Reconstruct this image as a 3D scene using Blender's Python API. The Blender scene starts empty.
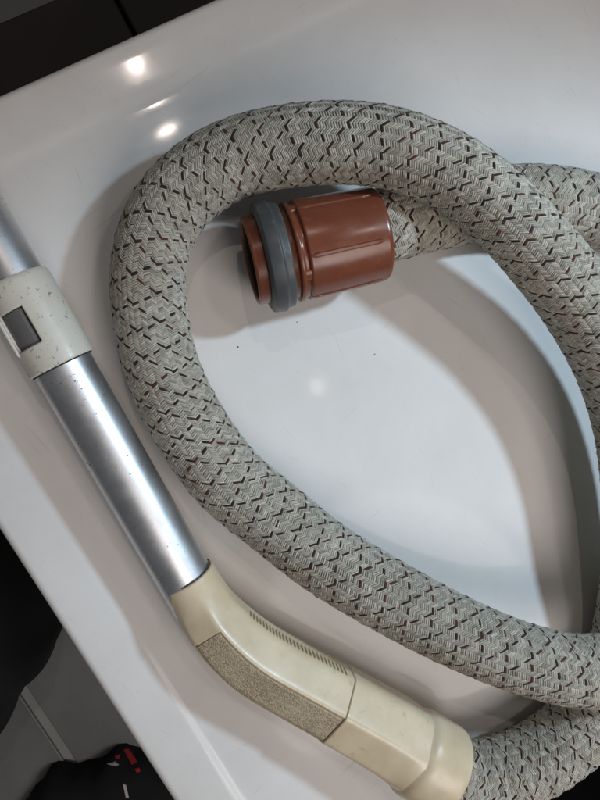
import bpy, math, random
import numpy as np
from mathutils import Vector, Matrix

random.seed(4); np.random.seed(4)
R = math.radians
scene = bpy.context.scene
COL = scene.collection

# ------------------------------------------------------------------ camera
F_PX = 640.0                                   # focal length in photo pixels (600 x 800)
TX, TY = R(12.0), R(3.0)                       # camera leans: right side and bottom are farther away
fwd = Vector((math.sin(TX), -math.sin(TY), -math.cos(TX) * math.cos(TY))).normalized()
right = fwd.cross(Vector((0, 1, 0))).normalized()
up = right.cross(fwd).normalized()
CAM_H = 0.367
cam_pos = -fwd * (CAM_H / -fwd.z)
cam = bpy.data.cameras.new('camera')
cam.sensor_fit = 'VERTICAL'; cam.sensor_height = 36.0; cam.lens = 36.0 * F_PX / 800.0
cam.clip_start = 0.01; cam.clip_end = 50
cam_ob = bpy.data.objects.new('camera', cam); COL.objects.link(cam_ob)
cam_ob.matrix_world = Matrix(((right.x, up.x, -fwd.x, cam_pos.x), (right.y, up.y, -fwd.y, cam_pos.y),
                              (right.z, up.z, -fwd.z, cam_pos.z), (0, 0, 0, 1)))
scene.camera = cam_ob
scene.render.resolution_x, scene.render.resolution_y = 768, 1024

# ------------------------------------------------------------------ light
world = bpy.data.worlds.new('World'); scene.world = world; world.use_nodes = True
wb = world.node_tree.nodes['Background']
wb.inputs[0].default_value = (0.97, 0.98, 1.0, 1); wb.inputs[1].default_value = 0.08

def lamp(name, loc, target, size, watts, color):
    l = bpy.data.lights.new(name, 'AREA'); l.shape = 'DISK'; l.size = size
    l.energy = watts; l.color = color
    o = bpy.data.objects.new(name, l); COL.objects.link(o); o.location = loc
    o.rotation_euler = (Vector(target) - Vector(loc)).to_track_quat('-Z', 'Y').to_euler()
    return o
lamp('ceiling_lamp', (0.44, 0.36, 1.30), (0, 0, 0), 0.12, 1.0, (1.0, 0.90, 0.83))
lamp('corner_lamp', (-0.15, 0.90, 1.60), (0, 0, 0), 0.020, 1.9, (1.0, 0.85, 0.76))
lamp('side_lamp', (0.25, -0.85, 1.10), (0, 0, 0), 0.22, 0.6, (1.0, 0.95, 0.91))
lamp("lower_right_fill", (0.43, -0.56, 0.95), (0.10, -0.06, 0), 0.62, 5.0, (1.0, 0.915, 0.87))  # unseen soft fill, added to brighten the lower right
lamp('small_lamp', (0.228, -0.02, 0.90), (0.10, -0.10, 0), 0.03, 0.04, (1.0, 0.87, 0.79))
sl = bpy.data.lights.new('cool_lamp', 'SPOT'); sl.energy = 25; sl.color = (0.63, 0.83, 1.0)
sl.shadow_soft_size = 0.036; sl.spot_size = R(38.5); sl.spot_blend = 0.9
so = bpy.data.objects.new('cool_lamp', sl); COL.objects.link(so); so.location = (0.58, 0.31, 0.74)
so.rotation_euler = (Vector((0.10, -0.04, 0)) - so.location).to_track_quat('-Z', 'Y').to_euler()

vs = scene.view_settings
vs.view_transform = 'Standard'; vs.look = 'None'; vs.exposure = 0.0; vs.gamma = 1.0
scene.render.engine = 'CYCLES'

# ------------------------------------------------------------------ helpers
def pix(px, py, z=0.0):
    """point at height z (metres) seen at photo pixel (px, py)"""
    d = right * ((px - 300) / F_PX) + up * ((400 - py) / F_PX) + fwd
    t = (z - cam_pos.z) / d.z
    return cam_pos + d * t
def mmpp(px, py, z):                            # metres per photo pixel there
    return (pix(px, py, z) - cam_pos).dot(fwd) / F_PX

def tag(o, label=None, cat=None, group=None, kind=None):
    for k, v in (('label', label), ('category', cat), ('group', group), ('kind', kind)):
        if v: o[k] = v
    return o
def link(name, me, mat, parent=None, smooth=True):
    if mat: me.materials.append(mat)
    if smooth: me.polygons.foreach_set('use_smooth', np.ones(len(me.polygons), bool))
    o = bpy.data.objects.new(name, me); COL.objects.link(o)
    if parent is not None: o.parent = parent
    return o
def mesh(name, verts, faces, mat, parent=None, smooth=True):
    me = bpy.data.meshes.new(name)
    me.from_pydata([tuple(v) for v in verts], [], faces); me.update()
    return link(name, me, mat, parent, smooth)
def quadmesh(name, V, Q, mat, parent=None, smooth=True, attr=None):
    me = bpy.data.meshes.new(name)
    V = np.asarray(V, np.float32); Q = np.asarray(Q, np.int32)
    me.vertices.add(len(V)); me.vertices.foreach_set('co', V.ravel())
    me.loops.add(Q.size); me.loops.foreach_set('vertex_index', Q.ravel())
    me.polygons.add(len(Q)); me.polygons.foreach_set('loop_start', np.arange(0, Q.size, 4, dtype=np.int32))
    me.update(calc_edges=True); me.validate()
    for k, a in (attr or {}).items():
        at = me.attributes.new(k, 'FLOAT', 'POINT'); at.data.foreach_set('value', np.asarray(a, np.float32))
    return link(name, me, mat, parent, smooth)
def gridq(n, m, wrap=False):
    """quads of an n x m vertex grid (row-major); wrap closes the second axis"""
    i, j = np.meshgrid(np.arange(n - 1), np.arange(m if wrap else m - 1), indexing='ij')
    j2 = (j + 1) % m
    return np.stack([i * m + j, i * m + j2, (i + 1) * m + j2, (i + 1) * m + j], -1).reshape(-1, 4)
def box_mesh(name, lo, hi, mat, parent=None, bevel=0.0):
    x0, y0, z0 = lo; x1, y1, z1 = hi
    v = [(x, y, z) for z in (z0, z1) for x, y in ((x0, y0), (x1, y0), (x1, y1), (x0, y1))]
    f = [(3, 2, 1, 0), (4, 5, 6, 7), (0, 1, 5, 4), (1, 2, 6, 5), (2, 3, 7, 6), (3, 0, 4, 7)]
    o = mesh(name, v, f, mat, parent, smooth=False)
    if bevel:
        b = o.modifiers.new('bevel', 'BEVEL'); b.width = bevel; b.segments = 2
    return o
def spline(P, n_per=24):
    """Catmull-Rom (centripetal-ish) through rows of P"""
    P = np.asarray(P, float)
    P = np.vstack([2 * P[0] - P[1], P, 2 * P[-1] - P[-2]])
    out = []
    for i in range(1, len(P) - 2):
        t = np.linspace(0, 1, n_per, endpoint=False)[:, None]
        a, b, c, d = P[i - 1], P[i], P[i + 1], P[i + 2]
        out.append(0.5 * ((2 * b) + (-a + c) * t + (2 * a - 5 * b + 4 * c - d) * t**2 + (-a + 3 * b - 3 * c + d) * t**3))
    out.append(P[-2][None]); return np.vstack(out)
def smooth1d(a, k):
    ker = np.hanning(k + 2)[1:-1]; ker /= ker.sum()
    p = np.pad(a, [(k // 2, k // 2)] + [(0, 0)] * (a.ndim - 1), mode='reflect', reflect_type='odd')
    if a.ndim == 1: return np.convolve(p, ker, 'valid')
    return np.stack([np.convolve(p[:, i], ker, 'valid') for i in range(a.shape[1])], 1)
class Path:
    """arc-length path with parallel-transport frames"""
    def __init__(self, pts, extra=None, step=0.001, upvec=(0, 0, 1)):
        pts = np.asarray(pts); seg = np.linalg.norm(np.diff(pts, axis=0), axis=1)
        s = np.r_[0, np.cumsum(seg)]; self.L = s[-1]
        n = int(self.L / step) + 1
        self.s = np.linspace(0, self.L, n)
        self.p = np.stack([np.interp(self.s, s, pts[:, k]) for k in range(3)], 1)
        self.extra = None if extra is None else np.interp(self.s, s, extra)
        t = np.gradient(self.p, self.s, axis=0); t /= np.linalg.norm(t, axis=1)[:, None]
        self.t = t
        n0 = np.array(upvec, float); N = np.zeros_like(t)
        if extra is None or True:
            for i in range(n):
                n0 = n0 - t[i] * n0.dot(t[i]); n0 /= np.linalg.norm(n0); N[i] = n0
        self.n = N; self.b = np.cross(t, N)
    def at(self, s, arr):
        return np.stack([np.interp(s, self.s, arr[:, k]) for k in range(3)], -1)
    def world(self, s, th, r):
        """s along, th around (0 = n direction, positive towards b), r radius"""
        P, N, B = self.at(s, self.p), self.at(s, self.n), self.at(s, self.b)
        return P + (N * np.cos(th)[..., None] + B * np.sin(th)[..., None]) * r[..., None]

# ------------------------------------------------------------------ materials
def mat(name, color, rough=0.5, metal=0.0, spec=0.5):
    m = bpy.data.materials.new(name); m.use_nodes = True
    b = m.node_tree.nodes['Principled BSDF']
    b.inputs['Base Color'].default_value = (*color, 1); b.inputs['Roughness'].default_value = rough
    b.inputs['Metallic'].default_value = metal; b.inputs['Specular IOR Level'].default_value = spec
    return m, m.node_tree.nodes, m.node_tree.links, b
def noise(N, L, scale, detail=4, rough=0.55, co=None, dist=0.0):
    n = N.new('ShaderNodeTexNoise'); n.inputs['Scale'].default_value = scale
    n.inputs['Detail'].default_value = detail; n.inputs['Roughness'].default_value = rough
    n.inputs['Distortion'].default_value = dist
    if co: L.new(co, n.inputs['Vector'])
    return n
def ramp(N, L, src, stops):
    r = N.new('ShaderNodeValToRGB'); e = r.color_ramp.elements
    while len(e) < len(stops): e.new(0.5)
    for k, (p, c) in enumerate(stops):
        e[k].position = p; e[k].color = (*c, 1) if len(c) == 3 else c
    L.new(src, r.inputs[0]); return r
def mix(N, L, fac, a, b, mode='MIX'):
    m = N.new('ShaderNodeMix'); m.data_type = 'RGBA'; m.blend_type = mode
    for sock, v in ((m.inputs[0], fac), (m.inputs[6], a), (m.inputs[7], b)):
        if hasattr(v, 'is_linked'): L.new(v, sock)
        elif isinstance(v, tuple): sock.default_value = (*v, 1)
        else: sock.default_value = v
    return m.outputs[2]
def bump(N, L, b, h, strength, dist):
    n = N.new('ShaderNodeBump'); n.inputs['Strength'].default_value = strength
    n.inputs['Distance'].default_value = dist
    L.new(h, n.inputs['Height']); L.new(n.outputs[0], b.inputs['Normal']); return n
def objco(N):
    return N.new('ShaderNodeTexCoord').outputs['Object']
def g(v): return (v, v, v)

def m_tray():
    m, N, L, b = mat('white_enamel', (0.72, 0.71, 0.70), 0.22, 0, 0.16)
    co = objco(N)
    n1 = noise(N, L, 9, 5, 0.6, co)
    c1 = ramp(N, L, n1.outputs[0], [(0.25, (0.665, 0.65, 0.63)), (0.5, (0.715, 0.705, 0.69)), (0.75, (0.75, 0.74, 0.73))])
    # hairline scratches: stretched noise in two directions
    n5 = noise(N, L, 3.5, 5, 0.7, co, 0.8)
    r5 = ramp(N, L, n5.outputs[0], [(0.35, (0.94, 0.93, 0.92)), (0.6, (1.0, 1.0, 1.0))])
    n6 = noise(N, L, 260, 4, 0.75, co)
    r6 = ramp(N, L, n6.outputs[0], [(0.28, (0.93, 0.92, 0.905)), (0.40, (1.0, 1.0, 1.0))])
    col = mix(N, L, 1.0, mix(N, L, 1.0, c1.outputs[0], r5.outputs[0], 'MULTIPLY'), r6.outputs[0], 'MULTIPLY')
    for ang, sx_, sy_, thr in ((0.7, 22, 520, 0.745), (-0.9, 34, 800, 0.75), (1.9, 16, 420, 0.755), (2.6, 45, 1000, 0.745)):
        mp = N.new('ShaderNodeMapping'); mp.vector_type = 'TEXTURE'; mp.inputs['Rotation'].default_value = (0, 0, ang)
        mp.inputs['Scale'].default_value = (1 / sx_, 1 / sy_, 1); L.new(co, mp.inputs[0])
        s = noise(N, L, 1.0, 1, 0.4, mp.outputs[0], 0.35)
        rr = ramp(N, L, s.outputs[0], [(thr, g(0.0)), (thr + 0.03, g(0.30))])
        col = mix(N, L, rr.outputs[0], col, (0.46, 0.43, 0.40))
    # specks of dirt
    vo = N.new('ShaderNodeTexVoronoi'); vo.inputs['Scale'].default_value = 42; L.new(co, vo.inputs['Vector'])
    sp = ramp(N, L, vo.outputs['Distance'], [(0.022, g(0.75)), (0.034, g(0))])
    hs = N.new('ShaderNodeSeparateColor'); L.new(vo.outputs['Color'], hs.inputs[0])
    gt = N.new('ShaderNodeMath'); gt.operation = 'GREATER_THAN'; gt.inputs[1].default_value = 0.90; L.new(hs.outputs[0], gt.inputs[0])
    mu = N.new('ShaderNodeMath'); mu.operation = 'MULTIPLY'; L.new(sp.outputs[0], mu.inputs[0]); L.new(gt.outputs[0], mu.inputs[1])
    col = mix(N, L, mu.outputs[0], col, (0.12, 0.09, 0.07))
    L.new(col, b.inputs['Base Color'])
    n2 = noise(N, L, 35, 5, 0.65, co)
    rr = ramp(N, L, n2.outputs[0], [(0.3, g(0.06)), (0.75, g(0.13))]); L.new(rr.outputs[0], b.inputs['Roughness'])
    n3 = noise(N, L, 14, 2, 0.5, co); bump(N, L, b, n3.outputs[0], 0.12, 0.0015)
    return m
def m_yarn(name, c0, c1, c2):
    m, N, L, b = mat(name, c1, 0.85, 0, 0.25)
    at = N.new('ShaderNodeAttribute'); at.attribute_name = 'tone'
    co = objco(N)
    r = ramp(N, L, at.outputs['Fac'], [(0.0, c0), (0.5, c1), (1.0, c2)])
    n = noise(N, L, 1700, 3, 0.7, co)
    rr = ramp(N, L, n.outputs[0], [(0.3, g(0.62)), (0.7, g(1.12))])
    c = mix(N, L, 1.0, r.outputs[0], rr.outputs[0], 'MULTIPLY')
    n2 = noise(N, L, 22, 4, 0.6, co)
    r2 = ramp(N, L, n2.outputs[0], [(0.35, (0.84, 0.82, 0.78)), (0.65, (1.0, 1.0, 1.0))])
    c = mix(N, L, 1.0, c, r2.outputs[0], 'MULTIPLY')
    L.new(c, b.inputs['Base Color'])
    bump(N, L, b, n.outputs[0], 0.6, 0.0003)
    b.inputs['Sheen Weight'].default_value = 0.15
    return m
def m_steel():
    m, N, L, b = mat('brushed_steel', (0.60, 0.61, 0.63), 0.28, 1.0)
    co = objco(N)
    n = noise(N, L, 60, 6, 0.7, co)
    pit = noise(N, L, 420, 4, 0.7, co)
    big = noise(N, L, 16, 3, 0.6, co)
    ad = N.new('ShaderNodeMath'); ad.operation = 'MULTIPLY_ADD'; ad.inputs[1].default_value = 0.42
    L.new(big.outputs[0], ad.inputs[0]); L.new(pit.outputs[0], ad.inputs[2])
    pr = ramp(N, L, ad.outputs[0], [(0.86, g(0)), (0.89, g(1))])
    c = mix(N, L, pr.outputs[0], (0.74, 0.75, 0.77), (0.09, 0.075, 0.06))
    L.new(c, b.inputs['Base Color'])
    rr = ramp(N, L, n.outputs[0], [(0.3, g(0.36)), (0.7, g(0.48))])
    ro = mix(N, L, pr.outputs[0], rr.outputs[0], g(0.8)); L.new(ro, b.inputs['Roughness'])
    mt = mix(N, L, pr.outputs[0], g(1.0), g(0.2)); L.new(mt, b.inputs['Metallic'])
    bump(N, L, b, pit.outputs[0], 0.08, 0.0004)
    return m
def m_plastic(name, c_lo, c_hi, rough, dirt=None, dirt_amt=0.5, scale=30, attr=None, dlo=0.90, dscale=160):
    m, N, L, b = mat(name, c_lo, rough, 0, 0.5)
    co = objco(N)
    n = noise(N, L, scale, 5, 0.65, co)
    c = ramp(N, L, n.outputs[0], [(0.3, c_lo), (0.7, c_hi)]).outputs[0]
    if dirt:
        d = noise(N, L, dscale, 7, 0.72, co, 0.4); d2 = noise(N, L, 18, 3, 0.6, co)
        ad = N.new('ShaderNodeMath'); ad.operation = 'MULTIPLY_ADD'; ad.inputs[1].default_value = 0.5
        L.new(d2.outputs[0], ad.inputs[0]); L.new(d.outputs[0], ad.inputs[2])
        dr = ramp(N, L, ad.outputs[0], [(dlo, g(0)), (dlo + 0.05, g(dirt_amt))])
        c = mix(N, L, dr.outputs[0], c, dirt)
    if attr:
        at = N.new('ShaderNodeAttribute'); at.attribute_name = attr
        c = mix(N, L, at.outputs['Fac'], c, (0.16, 0.12, 0.075))
    L.new(c, b.inputs['Base Color'])
    n2 = noise(N, L, 90, 4, 0.6, co)
    rr = ramp(N, L, n2.outputs[0], [(0.3, g(rough * 0.75)), (0.7, g(min(1, rough * 1.35)))]); L.new(rr.outputs[0], b.inputs['Roughness'])
    n3 = noise(N, L, 240, 3, 0.6, co); bump(N, L, b, n3.outputs[0], 0.05, 0.0002)
    return m
def m_speckle():
    m, N, L, b = mat('worn_leather_grain', (0.2, 0.16, 0.12), 0.6, 0, 0.4)
    co = objco(N)
    v = N.new('ShaderNodeTexVoronoi'); v.inputs['Scale'].default_value = 1150; L.new(co, v.inputs['Vector'])
    n = noise(N, L, 700, 4, 0.7, co); n2 = noise(N, L, 45, 4, 0.65, co)
    s = N.new('ShaderNodeMath'); s.operation = 'MULTIPLY_ADD'; s.inputs[1].default_value = 0.55
    L.new(n2.outputs[0], s.inputs[0]); L.new(n.outputs[0], s.inputs[2])
    r = ramp(N, L, s.outputs[0], [(0.56, (0.33, 0.255, 0.165)), (0.72, (0.49, 0.40, 0.27)), (0.88, (0.62, 0.52, 0.37))])
    r2 = ramp(N, L, v.outputs['Distance'], [(0.0, g(1.0)), (0.75, g(0.55))])
    L.new(mix(N, L, 0.8, r.outputs[0], r2.outputs[0], 'MULTIPLY'), b.inputs['Base Color'])
    bump(N, L, b, v.outputs['Distance'], 0.7, 0.0004).invert = True
    return m
def m_stone(name, c0, c1, rough):
    m, N, L, b = mat(name, c0, rough, 0, 0.4)
    co = objco(N); n = noise(N, L, 6, 6, 0.65, co)
    L.new(ramp(N, L, n.outputs[0], [(0.3, c0), (0.7, c1)]).outputs[0], b.inputs['Base Color'])
    n2 = noise(N, L, 120, 4, 0.6, co); bump(N, L, b, n2.outputs[0], 0.2, 0.001)
    return m

M = {}
M['tray'] = m_tray()
M['yarn'] = m_yarn('grey_yarn', (0.30, 0.285, 0.245), (0.51, 0.49, 0.425), (0.72, 0.695, 0.62))
M['dark_yarn'] = m_yarn('brown_yarn', (0.016, 0.010, 0.008), (0.040, 0.020, 0.015), (0.14, 0.05, 0.034))
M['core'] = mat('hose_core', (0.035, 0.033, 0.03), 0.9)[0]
M['steel'] = m_steel()
M['ivory'] = m_plastic('ivory_plastic', (0.64, 0.625, 0.55), (0.71, 0.695, 0.62), 0.36, (0.12, 0.10, 0.075), 0.75, dlo=0.862, dscale=330)
M['cream'] = m_plastic('cream_plastic', (0.56, 0.455, 0.30), (0.70, 0.60, 0.435), 0.34, (0.30, 0.21, 0.12), 0.30, dlo=0.90, attr='grime')
M['panel'] = m_speckle()
M['red'] = m_plastic('brick_red_plastic', (0.150, 0.042, 0.020), (0.185, 0.054, 0.026), 0.24, (0.30, 0.14, 0.09), 0.22, dlo=0.89)
M['rubber'] = m_plastic('grey_rubber', (0.050, 0.054, 0.055), (0.072, 0.076, 0.078), 0.45, (0.18, 0.18, 0.175), 0.25, dlo=0.88)
M['slot_grey'] = m_plastic('dull_grey_metal', (0.13, 0.13, 0.13), (0.18, 0.18, 0.178), 0.4)
M['tile'] = m_stone('grey_floor_tile', (0.15, 0.155, 0.15), (0.21, 0.215, 0.21), 0.45)
M['grout'] = m_stone('pale_grout', (0.28, 0.285, 0.28), (0.36, 0.365, 0.36), 0.8)
M['dark_board'] = m_stone('dark_brown_board', (0.015, 0.012, 0.010), (0.030, 0.023, 0.019), 0.7)
M['black_cloth'] = m_stone('black_cloth', (0.006, 0.006, 0.007), (0.012, 0.012, 0.013), 0.9)
M['red_print'] = mat('red_print', (0.42, 0.03, 0.035), 0.6)[0]
M['white_print'] = mat('white_print', (0.5, 0.48, 0.46), 0.6)[0]

# ------------------------------------------------------------------ white tray
RIM = -0.0012
e1, e2 = pix(0, 523, RIM), pix(165, 800, RIM)            # left outer edge
t1, t2 = pix(0, 96, RIM), pix(197, 0, RIM)               # top outer edge
dl = (e2 - e1).normalized(); dt = (t2 - t1).normalized()
print('edge angle', math.degrees(dl.angle(dt)))
ang = (math.atan2(dt.y, dt.x) + math.atan2(dl.y, dl.x) + math.pi / 2) / 2
ang = math.atan2(dt.y, dt.x) * 0.5 + (math.atan2(dl.y, dl.x) + math.pi / 2) * 0.5
ex = Vector((math.cos(ang), math.sin(ang), 0)); ey = Vector((-ex.y, ex.x, 0))
me_, mt_ = (e1 + e2) / 2, (pix(100, 48, RIM))
lx = me_.dot(ex); ty = mt_.dot(ey)
b1 = pix(546, 766, RIM); by = b1.dot(ey)                   # near edge, seen as the black corner
W = 0.72
print('tray depth', ty - by)
def tray_loop(inset, r, z, nc=24):
    x0, x1, y0, y1 = lx + inset, lx + W - inset, by + inset, ty - inset
    pts = []
    for cx, cy, a0 in ((x1 - r, y1 - r, 0), (x0 + r, y1 - r, 90), (x0 + r, y0 + r, 180), (x1 - r, y0 + r, 270)):
        for k in range(nc):
            a = R(a0 + 90 * k / (nc - 1)); x, y = cx + r * math.cos(a), cy + r * math.sin(a)
            pts.append(ex * x + ey * y + Vector((0, 0, z)))
    return pts
prof = [(0.004, 0.012, -0.034), (0.0, 0.014, -0.032), (0.0, 0.014, -0.0062)]
for k in range(1, 8):
    a = math.pi / 2 * k / 7; prof.append((0.005 * (1 - math.cos(a)), 0.014, -0.0062 + 0.005 * math.sin(a)))
prof += [(0.012, 0.016, -0.0012), (0.024, 0.05, -0.0012)]
for d, z in ((0.0280, -0.0012), (0.0300, -0.00125), (0.0318, -0.0015), (0.0335, -0.00185), (0.0352, -0.0020), (0.0375, -0.00195),
             (0.0410, -0.00175), (0.047, -0.0013), (0.055, -0.0008), (0.066, -0.0003), (0.080, -0.00005), (0.11, 0.0)):
    prof.append((d, 0.07 + (d - 0.0285) * 0.8, z))
V, Fc = [], []
n = 96
for d, r, z in prof: V += tray_loop(d, r, z)
for i in range(len(prof) - 1):
    for j in range(n):
        Fc.append((i * n + j, i * n + (j + 1) % n, (i + 1) * n + (j + 1) % n, (i + 1) * n + j))
last = (len(prof) - 1) * n
V.append(ex * (lx + W / 2) + ey * ((by + ty) / 2) + Vector((0, 0, 0.0)))
for j in range(n): Fc.append((last + j, last + (j + 1) % n, len(V) - 1))
tray = mesh('worktop', V, Fc, M['tray'])
tag(tray, 'glossy white enamelled worktop with a creased border under the coiled hose', 'worktop')
FLOOR = -0.42

# ------------------------------------------------------------------ floor and dark surroundings
floor = mesh('floor', [(-4, -4, FLOOR - 0.004), (4, -4, FLOOR - 0.004), (4, 4, FLOOR - 0.004), (-4, 4, FLOOR - 0.004)], [(0, 1, 2, 3)], M['grout'], smooth=False)
tag(floor, kind='structure')
jp = pix(44, 722, FLOOR)                                   # a joint seen there, parallel to the tray edge
jx, jy = jp.dot(ex), pix(20, 800, FLOOR).dot(ey) - 0.12
T, G = 0.33, 0.011
tile_me = None
for i in range(-3, 4):
    for j in range(-3, 4):
        if tile_me is None:
            h = (T - G) / 2
            o = box_mesh('tile', (-h, -h, -0.01), (h, h, 0.0), M['tile'], floor, 0.0015); tile_me = o.data
        else:
            o = bpy.data.objects.new('tile', tile_me); COL.objects.link(o); o.parent = floor
            bv = o.modifiers.new('bevel', 'BEVEL'); bv.width = 0.0015; bv.segments = 2
        c = ex * (jx + (i + 0.5) * T) + ey * (jy + (j + 0.5) * T)
        o.location = (c.x, c.y, FLOOR + random.uniform(0, 0.0006)); o.rotation_euler.z = ang
# stand that carries the tray
stand = bpy.data.objects.new('cabinet', None); COL.objects.link(stand)
sc = ex * (lx + W / 2) + ey * ((by + ty) / 2); stand.location = (sc.x, sc.y, FLOOR); stand.rotation_euler.z = ang
tag(stand, 'dark cabinet carrying the white worktop', 'cabinet')
hw, hd = W / 2 - 0.06, (ty - by) / 2 - 0.05
box_mesh('cabinet_body', (-hw, -hd, 0.0), (hw, hd, -FLOOR - 0.0341), M['dark_board'], stand, 0.003)

# dark boards beyond the far edge
BZ = -0.16
bl = pix(28, 10, BZ).dot(ey)                               # their far edge
sx = pix(123, 12, BZ).dot(ex)                              # the seam between two boards
bench = bpy.data.objects.new('dark_bench', None); COL.objects.link(bench)
bc = ex * sx + ey * (bl - 0.08); bench.location = (bc.x, bc.y, FLOOR); bench.rotation_euler.z = ang
tag(bench, 'dark brown boarded bench behind the far edge of the worktop', 'bench')
box_mesh('board', (-0.55, -0.10, BZ - FLOOR - 0.02), (-0.0015, 0.08, BZ - FLOOR), M['dark_board'], bench, 0.002)
box_mesh('board', (0.0015, -0.10, BZ - FLOOR - 0.02), (0.55, 0.08, BZ - FLOOR), M['dark_board'], bench, 0.002)
box_mesh('support', (-0.52, -0.08, 0), (0.52, 0.06, BZ - FLOOR - 0.02), M['dark_board'], bench)

# black bag and black cloth on the floor, lower left
def lump(name, outline, zb, h, m, parent=None, seed=0, amp=0.006):
    """soft cushion-like body over an outline (list of xy), with folds"""
    rng = np.random.RandomState(seed)
    P = np.array(outline); c = P.mean(0); n_ = len(P); rings = 14
    V = []; ph = rng.uniform(0, 6.28, 6)
    for i in range(rings + 1):
        u = i / rings; sc_ = math.cos(u * math.pi / 2) ** 0.35 if u < 1 else 0.0
        z = zb + h * math.sin(u * math.pi / 2)
        for k in range(n_):
            a = 2 * math.pi * k / n_
            w = amp * (math.sin(5 * a + ph[0] + 3 * u) + 0.6 * math.sin(11 * a + ph[1] + 5 * u)) * (1 - u)
            q = c + (P[k] - c) * sc_ * (1 + w / 0.08)
            V.append((q[0], q[1], z + amp * 0.8 * math.sin(9 * q[0] / 0.1 + ph[2]) * math.sin(7 * q[1] / 0.1 + ph[3]) * u))
    return quadmesh(name, V, gridq(rings + 1, n_, True), m, parent)
def outline_px(pts, z):
    c = spline(np.array([tuple(pix(x, y, z)) for x, y in pts] + [tuple(pix(*pts[0], z))]), 6)[:-1]
    return [(p[0], p[1]) for p in c]
bag = bpy.data.objects.new('bag', None); COL.objects.link(bag)
tag(bag, 'black cloth bag with red and white printed marks on the grey floor tiles', 'bag')
lump('bag_body', outline_px([(20, 800), (50, 770), (88, 758), (125, 748), (175, 760), (230, 860), (180, 930), (60, 930), (0, 860)], FLOOR), FLOOR, 0.045, M['black_cloth'], bag, 3, 0.004)
from mathutils.bvhtree import BVHTree
_bb = bag.children[0].data
_bvh = BVHTree.FromPolygons([v.co for v in _bb.vertices], [tuple(p.vertices) for p in _bb.polygons])
def mark(name, pts, m):
    v = []
    for x, y in pts:                                     # printed on the bag: follow its surface
        d = (pix(x, y, FLOOR) - cam_pos).normalized(); hit = _bvh.ray_cast(cam_pos, d)[0] or pix(x, y, FLOOR + 0.04)
        v.append(hit)
    k = len(v); vv = [p + Vector((0, 0, 0.002)) for p in v] + [p - Vector((0, 0, 0.002)) for p in v]
    f = [tuple(range(k))[::-1]] + [(i, (i + 1) % k, (i + 1) % k + k, i + k) for i in range(k)]
    return mesh(name, vv, f, m, bag, smooth=False)
mark('red_mark', [(124, 749), (128, 748), (137, 761), (132, 764)], M['red_print'])
mark('red_mark', [(115, 755), (119, 754), (120, 757), (116, 758)], M['red_print'])
mark('red_mark', [(135, 768), (139, 767), (141, 770), (137, 772)], M['red_print'])
mark('white_mark', [(107, 763), (115, 761), (119, 764), (114, 765)], M['white_print'])
mark('white_mark', [(123, 783), (126, 784), (129, 797), (126, 797)], M['white_print'])
cl = lump('black_cloth', outline_px([(-80, 480), (0, 520), (40, 600), (58, 642), (40, 668), (16, 706), (-4, 735), (-60, 790), (-140, 700), (-140, 560)], FLOOR + 0.06), FLOOR, 0.16, M['black_cloth'], None, 5, 0.004)
tag(cl, 'heap of black cloth on the floor beside the worktop edge', 'cloth')

c2 = lump('black_cloth', outline_px([(520, 860), (600, 790), (700, 700), (800, 720), (820, 900), (700, 1000), (560, 960)], FLOOR + 0.1), FLOOR, 0.22, M['black_cloth'], None, 8, 0.004)
tag(c2, 'heap of black cloth on the floor below the hose end at the grip', 'cloth')

# ------------------------------------------------------------------ the vacuum hose
root = bpy.data.objects.new('vacuum_hose', None); COL.objects.link(root)
tag(root, 'old braided grey vacuum hose with steel tube, cream grip and brick red connector', 'vacuum hose')

# centre line: photo x, y, height of the centre (mm), seen width (px)
HP = [(366, 230, 33, 74), (400, 222, 31.5, 74), (438, 213, 26, 73), (480, 205, 20.5, 72), (520, 201, 20.5, 72), (560, 204, 21, 73), (600, 214, 21, 74),
      (690, 252, 22, 74), (775, 335, 22, 74), (812, 450, 26, 74), (780, 570, 42, 74), (700, 648, 56, 72), (600, 671, 61, 71),
      (533, 661, 60, 70), (467, 636, 53, 71), (400, 602, 43, 73), (326, 558, 31, 74), (272, 515, 24, 75), (220, 470, 22, 76),
      (168, 384, 21.5, 75), (149, 305, 21.5, 75), (151, 250, 22, 75), (169, 208, 23, 76), (205, 174, 26, 77), (246, 155, 32, 78),
      (294, 146, 40, 79), (340, 143, 48, 80), (384, 147, 55, 78), (431, 162, 60, 77), (475, 188, 62, 75), (513, 222, 62, 75),
      (550, 264, 57, 76), (582, 306, 52, 77), (611, 358, 48, 77), (629, 410, 45, 77), (639, 470, 42, 77), (641, 540, 38, 77),
      (634, 610, 27, 77), (620, 665, 20, 77), (594, 712, 20, 77), (556, 747, 20.5, 77), (515, 770, 21.5, 77), (476, 779, 23, 76), (440, 770, 24, 74)]
HP = np.array(HP, float)
ctrl = np.array([tuple(pix(x, y, z / 1000)) for x, y, z, w in HP])
rad = np.array([0.5 * w * mmpp(x, y, z / 1000) for x, y, z, w in HP])
rad = np.clip(rad, 0.0190, 0.0215)
pts = spline(np.c_[ctrl, rad], 30)
path = Path(pts[:, :3], pts[:, 3], 0.001, (0.1, 0, 1))
path.p = smooth1d(path.p, 41); path.extra = smooth1d(path.extra, 81)
path = Path(path.p, path.extra, 0.001, (0.1, 0, 1))
LEN = path.L
print('hose length', LEN)
def hose_r(s, th):
    """outer radius: wire helix shows as faint ripples, stronger where the hose leaves the grip"""
    base = np.interp(s, path.s, path.extra)
    k = 0.00013 + 0.0006 * np.clip(1 - (LEN - s) / 0.11, 0, 1)
    return base + k * np.sin(2 * np.pi * s / 0.0085 - th)
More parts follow.
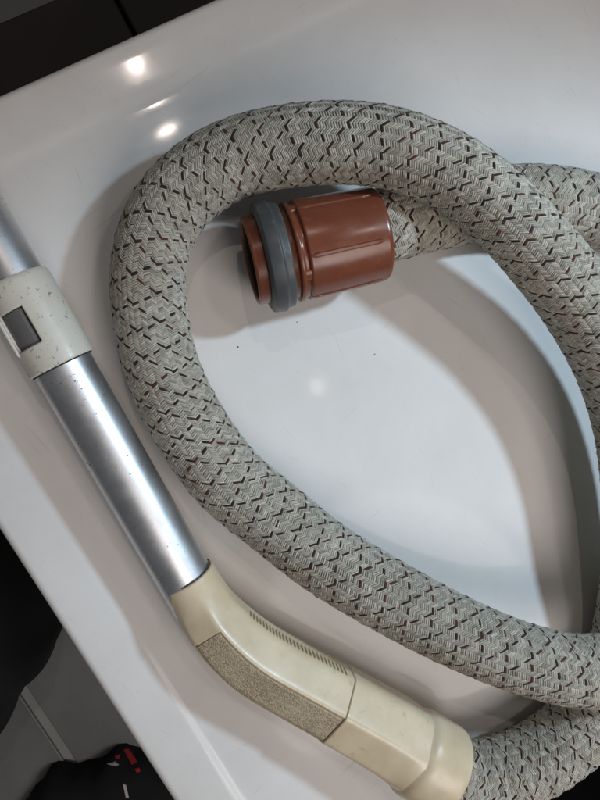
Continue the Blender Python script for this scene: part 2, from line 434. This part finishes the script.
# core tube
ss = np.arange(0, LEN, 0.003); nt = 48
S, TH = np.meshgrid(ss, np.linspace(0, 2 * np.pi, nt, endpoint=False), indexing='ij')
core = quadmesh('hose_tube', path.world(S, TH, hose_r(S, TH) - 0.00075).reshape(-1, 3), gridq(len(ss), nt, True), M['core'], root)
# braid: 32 columns of slanted yarn floats
NC, SP = 40, 0.00116
TWIST = 24.0 * SP / NC                                    # the cover is twisted round the hose: two repeats per turn
w = 2 * np.pi / NC; rise = 1.5 * SP
TW_SIGN = -1.0
nj = int(LEN / SP) - 2
kk, jj = np.meshgrid(np.arange(NC), np.arange(-28, nj + 28), indexing='ij')
kk, jj = kk.ravel(), jj.ravel()
sign = np.where(kk % 2 == 0, 1.0, -1.0)
sc0 = (jj + 1.5) * SP + np.where(kk % 2 == 1, 0.5 * SP, 0.0) + TWIST * (kk + 0.5) * TW_SIGN
# yarn number decides which floats are brown
yarn = np.where(kk % 2 == 0, jj - (3 * kk) // 2, jj + (3 * kk + 1) // 2 + 1)
dark = (np.mod(yarn, 12) == 0)
inside = (sc0 > 0.002) & (sc0 < LEN - 0.002)
nf = len(kk); tone_y = np.random.RandomState(1).rand(4096)
tone = 0.55 * tone_y[np.mod(yarn + np.where(sign > 0, 0, 1777), 4096)] + 0.45 * np.random.rand(nf)
jit = np.random.normal(0, 0.07, nf) * SP + 0.0011 * np.sin(sc0 * 41 + kk * 2 * w) * np.sin(sc0 * 17 + 1) + 0.0006 * np.sin(sc0 * 97 + kk * 3 * w)
uu = np.array([-0.70, -0.46, -0.16, 0.16, 0.46, 0.70]); vv = np.array([-1.0, -0.6, 0.0, 0.6, 1.0])
pv = np.array([0.0, 0.8, 1.0, 0.8, 0.0])
def floats(sel, name, m, wid, hgt, stretch=1.0):
    k, s0, sg = kk[sel], sc0[sel] + jit[sel], sign[sel]
    nS = len(k)
    lift = 1 + np.random.normal(0, 0.10, nS)
    U = uu[None, :, None]; Vv = vv[None, None, :]
    th = (k[:, None, None] + 0.5) * w + stretch * U * w * (1 + 0 * Vv)
    # rounded ends, a little fatter in the middle
    ww = wid * (1 + np.random.normal(0, 0.10, nS))[:, None, None] * SP * (0.62 + 0.38 * np.cos(U / 0.72 * np.pi / 2) ** 0.6 * np.ones_like(Vv))
    s = s0[:, None, None] + (sg[:, None, None] * rise + TWIST * TW_SIGN) * stretch * U + Vv * 0.5 * ww
    arch = 1 - (np.abs(U) / 0.74) ** 4
    hh = hgt * lift[:, None, None] * arch * pv[None, None, :] - 0.0003 * (1 - arch)
    s = np.clip(s, 0, LEN)
    r = hose_r(s, th) - 0.0007 + hh
    X = path.world(s, th, r).reshape(-1, 3)
    q = gridq(len(uu), len(vv)); nv = len(uu) * len(vv)
    Q = (q[None] + (np.arange(nS) * nv)[:, None, None]).reshape(-1, 4)
    o = quadmesh(name, X, Q, m, core, True, {'tone': np.repeat(tone[sel], nv)})
    tag(o, kind='stuff'); return o
floats(~dark & inside, 'braid_yarn', M['yarn'], 1.05, 0.00058)
floats(dark & inside, 'brown_yarn', M['dark_yarn'], 1.7, 0.00070, 1.1)

# loose fibres standing off the braid
nfz = 5200; rng = np.random.RandomState(9)
fs = rng.uniform(0.01, LEN - 0.01, nfz); ft = rng.uniform(0, 2 * np.pi, nfz)
fl_ = rng.uniform(0.0008, 0.0026, nfz); da = rng.uniform(-1, 1, nfz); db = rng.uniform(-1, 1, nfz)
rows = []
for q, out in ((0, 0.0), (0.5, 0.45), (1.0, 0.55)):
    s_ = fs + da * fl_ * q; t_ = ft + db * fl_ * q / 0.021
    r_ = hose_r(fs, ft) - 0.0001 + fl_ * out * (0.3 + 0.7 * np.abs(da * db))
    for e in (-1, 1):
        rows.append(path.world(np.clip(s_ + e * 0.00003 * (1 - 0.6 * q), 0, LEN), t_ + e * 0.00003 / 0.021, r_))
X = np.stack(rows, 1).reshape(-1, 3)
Q = (np.array([[0, 1, 3, 2], [2, 3, 5, 4]])[None] + (np.arange(nfz) * 6)[:, None, None]).reshape(-1, 4)
fz = quadmesh('fibre_fuzz', X, Q, M['yarn'], core, True, {'tone': np.repeat(rng.uniform(0.5, 1, nfz), 6)}); tag(fz, kind='stuff')

# ---- lathe helper along an axis
def frame(a, b, toward=None):
    z = (b - a).normalized(); x = (toward or (cam_pos - (a + b) / 2)); x = (x - z * x.dot(z)).normalized(); y = z.cross(x)
    return a, z, x, y
def lathe(name, fr, prof, m, parent, nt=72, skip=None, smooth_angle=35):
    o_, z, x, y = fr; V = []
    for d, r in prof:
        for k in range(nt):
            a = 2 * math.pi * k / nt; V.append(o_ + z * d + x * (r * math.cos(a)) + y * (r * math.sin(a)))
    Q = [q for q in gridq(len(prof), nt, True).tolist() if not (skip and skip(q[0] // nt, q[0] % nt))]
    o = mesh(name, V, Q, m, parent)
    o.data.set_sharp_from_angle(angle=R(smooth_angle)); return o
def rounded(prof, rr=0.0008, n=3):
    """round the corners of an open (d, r) profile"""
    out = [prof[0]]
    for a, b, c in zip(prof, prof[1:], prof[2:]):
        a, b, c = map(np.array, (a, b, c)); l1, l2 = np.linalg.norm(a - b), np.linalg.norm(c - b)
        k = min(rr, 0.45 * l1, 0.45 * l2); p, q = b + (a - b) / l1 * k, b + (c - b) / l2 * k
        for t in np.linspace(0, 1, n + 1): out.append(tuple((1 - t)**2 * p + 2 * t * (1 - t) * b + t * t * q))
    out.append(prof[-1]); return out

# ---- brick red connector
ca, cb = pix(249, 262, 0.0292), pix(379, 234, 0.034)
fr = frame(ca, cb); CL = (cb - ca).length
k_ = CL / 143.0                                             # metres per px along the axis
def P_(*pr): return [(d * k_, r / 1000) for d, r in pr]
conn = lathe('connector', fr, rounded(P_((60, 19.5), (2, 20.2), (0, 21.2), (0, 22.4), (2, 23.0), (44, 23.4), (44.2, 26.2), (49, 26.4), (49.2, 24.6), (54, 24.6), (54.2, 25.6), (56, 26.4), (100, 25.9), (139, 25.0), (142, 24.4), (143, 23.4), (143, 20.8), (130, 20.5)), 0.0009), M['red'], root, 96)
lathe('inner_tube', fr, P_((4, 20.15), (4.4, 19.9), (59, 19.2), (60, 0.1)), M['core'], conn, 48)
lathe('gasket', fr, rounded(P_((13, 22.8), (12, 25.5), (15, 28.6), (28, 29.4), (29.5, 27.8), (37, 27.6), (38.5, 26.3), (38.5, 23.0)), 0.0007), M['rubber'], conn, 96)
def bar(name, fr, th, d0, d1, r0, r1, wdt, hgt, m, parent):
    """long rounded rib lying on a lathe surface"""
    o_, z, x, y = fr; V = []; nd = 14
    for i in range(nd + 1):
        u = i / nd; d = d0 + (d1 - d0) * u; r = r0 + (r1 - r0) * u
        e = min(1.0, math.sqrt(max(0.0, 1 - max(0, (0.06 - u) / 0.06) ** 2))) * min(1.0, math.sqrt(max(0.0, 1 - max(0, (u - 0.92) / 0.08) ** 2)) + 0.02)
        for c, hh in ((-1, -0.4), (-0.9, 0.5), (-0.45, 0.95), (0.45, 0.95), (0.9, 0.5), (1, -0.4)):
            a = th + c * wdt * max(e, 0.15) / 2 / r; rr = r + hh * hgt * (0.3 + 0.7 * e)
            V.append(o_ + z * d + x * (rr * math.cos(a)) + y * (rr * math.sin(a)))
    ob = mesh(name, V, gridq(nd + 1, 6).tolist(), m, parent); ob.data.set_sharp_from_angle(angle=R(40)); return ob
for q in range(6):
    bar('rib', fr, R(8 + 60 * q), 55 * k_, 134 * k_, 0.0261, 0.0248, 0.0026, 0.0011, M['red'], conn)
for q in range(4):
    bar('lug', fr, R(30 + 90 * q), 44.5 * k_, 55.5 * k_, 0.0245, 0.0248, 0.006, 0.0012, M['red'], conn)

# ---- steel tube and ivory sleeve
ta, tb = pix(-82, 108, 0.0262), pix(62.5, 364.5, 0.0215)    # upper end outside the frame, sleeve's lower edge
tc = pix(192, 585, 0.0175)
axis = (tc - ta).normalized()
ta = tb - axis * 0.15; tc_ = tb + axis * ((tc - tb).dot(axis))
frt = frame(ta, tc_); TL = (tc_ - ta).length; ds = 0.15
RT = 0.0151
tube = lathe('steel_tube', frt, rounded([(0.004, RT - 0.0014), (0, RT - 0.0012), (0, RT), (ds, RT), (TL * 0.99, RT - 0.0003), (TL + 0.012, RT - 0.0003)], 0.0004), M['steel'], root, 96)
lathe('gap_shade', frt, rounded([(ds - 0.001, RT - 0.0004), (ds - 0.0008, RT + 0.0012), (ds + 0.0006, RT + 0.0008), (ds + 0.0008, RT - 0.0004)], 0.0002), M['core'], tube, 96)  # black ring standing in for the shadow line below the sleeve
SL = 0.047; RS = 0.0173
nt = 120
def th_idx(i): return ((i / nt * 360 + 180) % 360) - 180
dvals = [ds - SL, ds - SL, ds - SL + 0.0008, ds - SL + 0.003, ds - SL + 0.008, ds - 0.0335, ds - 0.0325, ds - 0.026, ds - 0.020, ds - 0.0135, ds - 0.0125, ds - 0.006, ds - 0.0008, ds, ds]
rvals = [RT + 0.0002, RS - 0.0011, RS - 0.0004, RS, RS, RS, RS, RS, RS, RS, RS, RS, RS, RS - 0.0006, RT + 0.0002]
win = [6, 7, 8]
SGN = 1
def is_win(i, j):
    t = th_idx(j + 0.5) * SGN
    return i in win and 10 < t < 60
sleeve = lathe('sleeve', frt, list(zip(dvals, rvals)), M['ivory'], tube, nt, skip=is_win)
# walls of the slot: solidify gives the sleeve its thickness
sm = sleeve.modifiers.new('solid', 'SOLIDIFY'); sm.thickness = 0.0019; sm.offset = -1
# raised lip along the slot's outer side
bar('slot_lip', frt, SGN * R(65), ds - 0.0345, ds - 0.0115, RS, RS, 0.0022, 0.0011, M['ivory'], sleeve)

sV = []; _nd, _na = 6, 14
for i in range(_nd + 1):
    for k in range(_na + 1):
        d = ds - 0.0322 + 0.0186 * i / _nd; a = SGN * R(14 + 46 * k / _na)
        rr = RT + 0.0002 + 0.0007 * (0 < i < _nd and 0 < k < _na)
        sV.append(frt[0] + frt[1] * d + frt[2] * (rr * math.cos(a)) + frt[3] * (rr * math.sin(a)))
mesh('slot_plate', sV, gridq(_nd + 1, _na + 1).tolist(), M['slot_grey'], sleeve)
lathe('slot_shade', frt, [(ds - 0.0345, RT + 0.00012), (ds - 0.0105, RT + 0.00012)], M['core'], sleeve, 96)  # black band standing in for the shade inside the slot
# ---- cream grip: swept faceted section
GP = [(187, 576, 17.9, 56), (193, 586, 17.7, 57), (200, 598, 17.8, 58), (212, 617, 18.6, 62), (233, 640, 19.3, 68), (258, 660, 19.8, 71), (298, 683, 20.3, 72), (338, 705, 20.8, 73), (386, 732, 22, 75), (414, 751, 23.2, 77), (433, 762, 24, 78), (447, 770, 24.4, 78)]
gp = np.array([tuple(pix(x, y, z / 1000)) for x, y, z, w_ in GP])
gr = np.array([0.5 * w_ * mmpp(x, y, z / 1000) for x, y, z, w_ in GP])
gpts = spline(np.c_[gp, gr], 30)
gpath = Path(gpts[:, :3], gpts[:, 3], 0.0005, tuple(cam_pos - pix(300, 680, 0.02)))
gpath.p = smooth1d(gpath.p, 41); gpath = Path(gpath.p, gpath.extra, 0.0005, tuple(cam_pos - pix(300, 680, 0.02)))
GL = gpath.L; print('grip length', GL)
def s_at(px, py):
    """arc length on the grip nearest to a photo pixel"""
    d = (np.array([[ (Vector(p) - cam_pos).dot(right) / (Vector(p) - cam_pos).dot(fwd) * F_PX + 300,
                     400 - (Vector(p) - cam_pos).dot(up) / (Vector(p) - cam_pos).dot(fwd) * F_PX] for p in gpath.p]) - np.array([px, py]))
    return gpath.s[np.argmin((d ** 2).sum(1))]
s_pan0, s_seam, s_fl = s_at(211, 625), s_at(334, 700), s_at(407, 746)
s_rib0, s_rib1 = s_at(236, 620), s_at(330, 692)
def th_left(deg): return R(deg) * LEFT
# which sign of theta is the photo's lower-left side?
_b = Vector(gpath.b[len(gpath.b) // 2]); LEFT = 1.0 if (_b.dot(right) * -0.6 + _b.dot(up) * -0.8) > 0 else -1.0
FACES = [(-34, 0.95), (27, 0.955), (80, 0.97), (135, 0.96), (-170, 0.96), (-130, 0.97), (-82, 0.975)]
def section(th, p=26):
    acc = 0
    for a, d in FACES: acc = acc + (np.clip(np.cos(th - th_left(a)), 0, 1) / d) ** p
    return acc ** (-1 / p)
def sstep(x, a, b): t = np.clip((x - a) / (b - a), 0, 1); return t * t * (3 - 2 * t)
PAN = (1, 62)
def grip_r(s, th, recess=True):
    base = np.interp(s, gpath.s, gpath.extra)
    f = sstep(s, 0.004, s_pan0 + 0.002) * (1 - 0.75 * sstep(s, s_fl - 0.012, s_fl + 0.002))
    r = base * (1 + f * (section(th) - 1))
    td = np.degrees(np.mod(th * LEFT + np.pi, 2 * np.pi) - np.pi)
    if recess:
        m_ = sstep(s, s_pan0 - 0.0003, s_pan0 + 0.0003) * (1 - sstep(s, s_seam - 0.0004, s_seam)) * sstep(td, PAN[0] - 2, PAN[0] - 0.5) * (1 - sstep(td, PAN[1], PAN[1] + 2))
        r = r - 0.0013 * m_
    ph = (s - s_rib0) / (s_rib1 - s_rib0) * 27
    rb = (np.abs((ph % 1) - 0.5) < 0.24) * (ph > 0) * (ph < 27) * sstep(td, -90, -86) * (1 - sstep(td, -65, -61))
    return r - 0.0009 * rb, rb
def sweep(name, s0, s1, dr, m, parent, ds_=0.0003, nth=144, caps=True):
    s = np.arange(s0, s1, ds_); th = np.linspace(0, 2 * np.pi, nth, endpoint=False)
    S, TH = np.meshgrid(s, th, indexing='ij'); r, rb = grip_r(S, TH); 
    r = r + dr(S)
    V = gpath.world(S, TH, r); rb = rb.copy()
    if caps:                                            # close towards the axis with short lips
        V = np.concatenate([gpath.world(S[:1], TH[:1], r[:1] - 0.003), V, gpath.world(S[-1:], TH[-1:], r[-1:] - 0.003)])
        z0 = np.zeros((1, nth)); rb = np.concatenate([z0, rb, z0])
    o = quadmesh(name, V.reshape(-1, 3), gridq(len(V), nth, True), m, parent, True, {'grime': (rb * 0.2).ravel()})
    o.data.set_sharp_from_angle(angle=R(50)); return o
edge = lambda s, a, w_: -0.0007 * np.clip(1 - np.abs(s - a) / w_, 0, 1) ** 2
grip = sweep('grip', 0.0, s_seam - 0.0002, lambda s: edge(s, 0, 0.0009), M['cream'], root)
sock = sweep('socket', s_seam, s_fl + 0.004, lambda s: 0.0006 + edge(s, s_seam, 0.0008), M['cream'], grip)
_p0 = Vector(gpath.p[0]); _t0 = Vector(gpath.t[0]); _r0 = float(gpath.extra[0])
lathe('gap_shade', frame(_p0 - _t0 * 0.0007, _p0 + _t0 * 0.002), rounded([(0, RT - 0.0006), (0, _r0 - 0.0007), (0.0025, _r0 - 0.0009), (0.0027, RT - 0.0006)], 0.0002), M['core'], grip, 96)  # dark ring drawn as the shadow gap where tube enters grip
# collar at the hose end
fl_a = Vector(gpath.at(np.array([s_fl]), gpath.p)[0]); fl_b = Vector(gpath.at(np.array([GL]), gpath.p)[0])
frf = frame(fl_a, fl_b); FL = (fl_b - fl_a).length; rf = float(np.interp(s_fl, gpath.s, gpath.extra))
prof_c = [(-0.0015, rf - 0.001), (0.001, rf + 0.0004), (0.004, rf + 0.0022), (0.007, rf + 0.0028), (FL - 0.004, rf + 0.0030), (FL - 0.0015, rf + 0.0024), (FL - 0.0004, rf + 0.0012), (FL, rf - 0.0008), (FL, rf - 0.003), (FL - 0.004, rf - 0.0034)]
lathe('collar', frf, rounded(prof_c, 0.0012), M['cream'], grip, 96)
# grained panel set into the grip
s = np.arange(s_pan0 + 0.0005, s_seam - 0.0005, 0.0006); td = np.linspace(PAN[0], PAN[1], 36)
S, TD = np.meshgrid(s, td, indexing='ij'); TH = TD * np.pi / 180 * LEFT
r, _ = grip_r(S, TH, False); r = r - 0.0005 - 0.0003 * (np.abs((TD - PAN[0]) / (PAN[1] - PAN[0]) - 0.5) > 0.48)
quadmesh('grained_panel', gpath.world(S, TH, r).reshape(-1, 3), gridq(len(s), len(td)), M['panel'], grip)

# ------------------------------------------------------------------ crumbs on the worktop
for i, (x, y, d, lab) in enumerate([(238, 347, 0.95, 'tiny dark crumb on the worktop between the hose loop and the connector'), (117, 485, 0.75, 'tiny dark crumb on the worktop beside the steel tube'), (496, 255, 0.7, 'tiny dark crumb on the worktop under the hose crossing'), (297, 322, 0.6, 'tiny dark crumb on the worktop just below the grey gasket')]):
    c = pix(x, y, 0.0); rr = d / 1000 / 2
    V = []; 
    for a in range(5):
        for b_ in range(6):
            ph, t_ = math.pi * a / 4, 2 * math.pi * b_ / 6
            q = rr * random.uniform(0.75, 1.2)
            V.append((q * 1.2 * math.sin(ph) * math.cos(t_), q * math.sin(ph) * math.sin(t_), q * 0.6 * math.cos(ph) + rr * 0.5))
    o = mesh('crumb', V, gridq(5, 6, True).tolist(), M['dark_board']); o.location = (c.x, c.y, -0.0001)
    tag(o, lab, 'crumb', 'crumbs on the worktop')
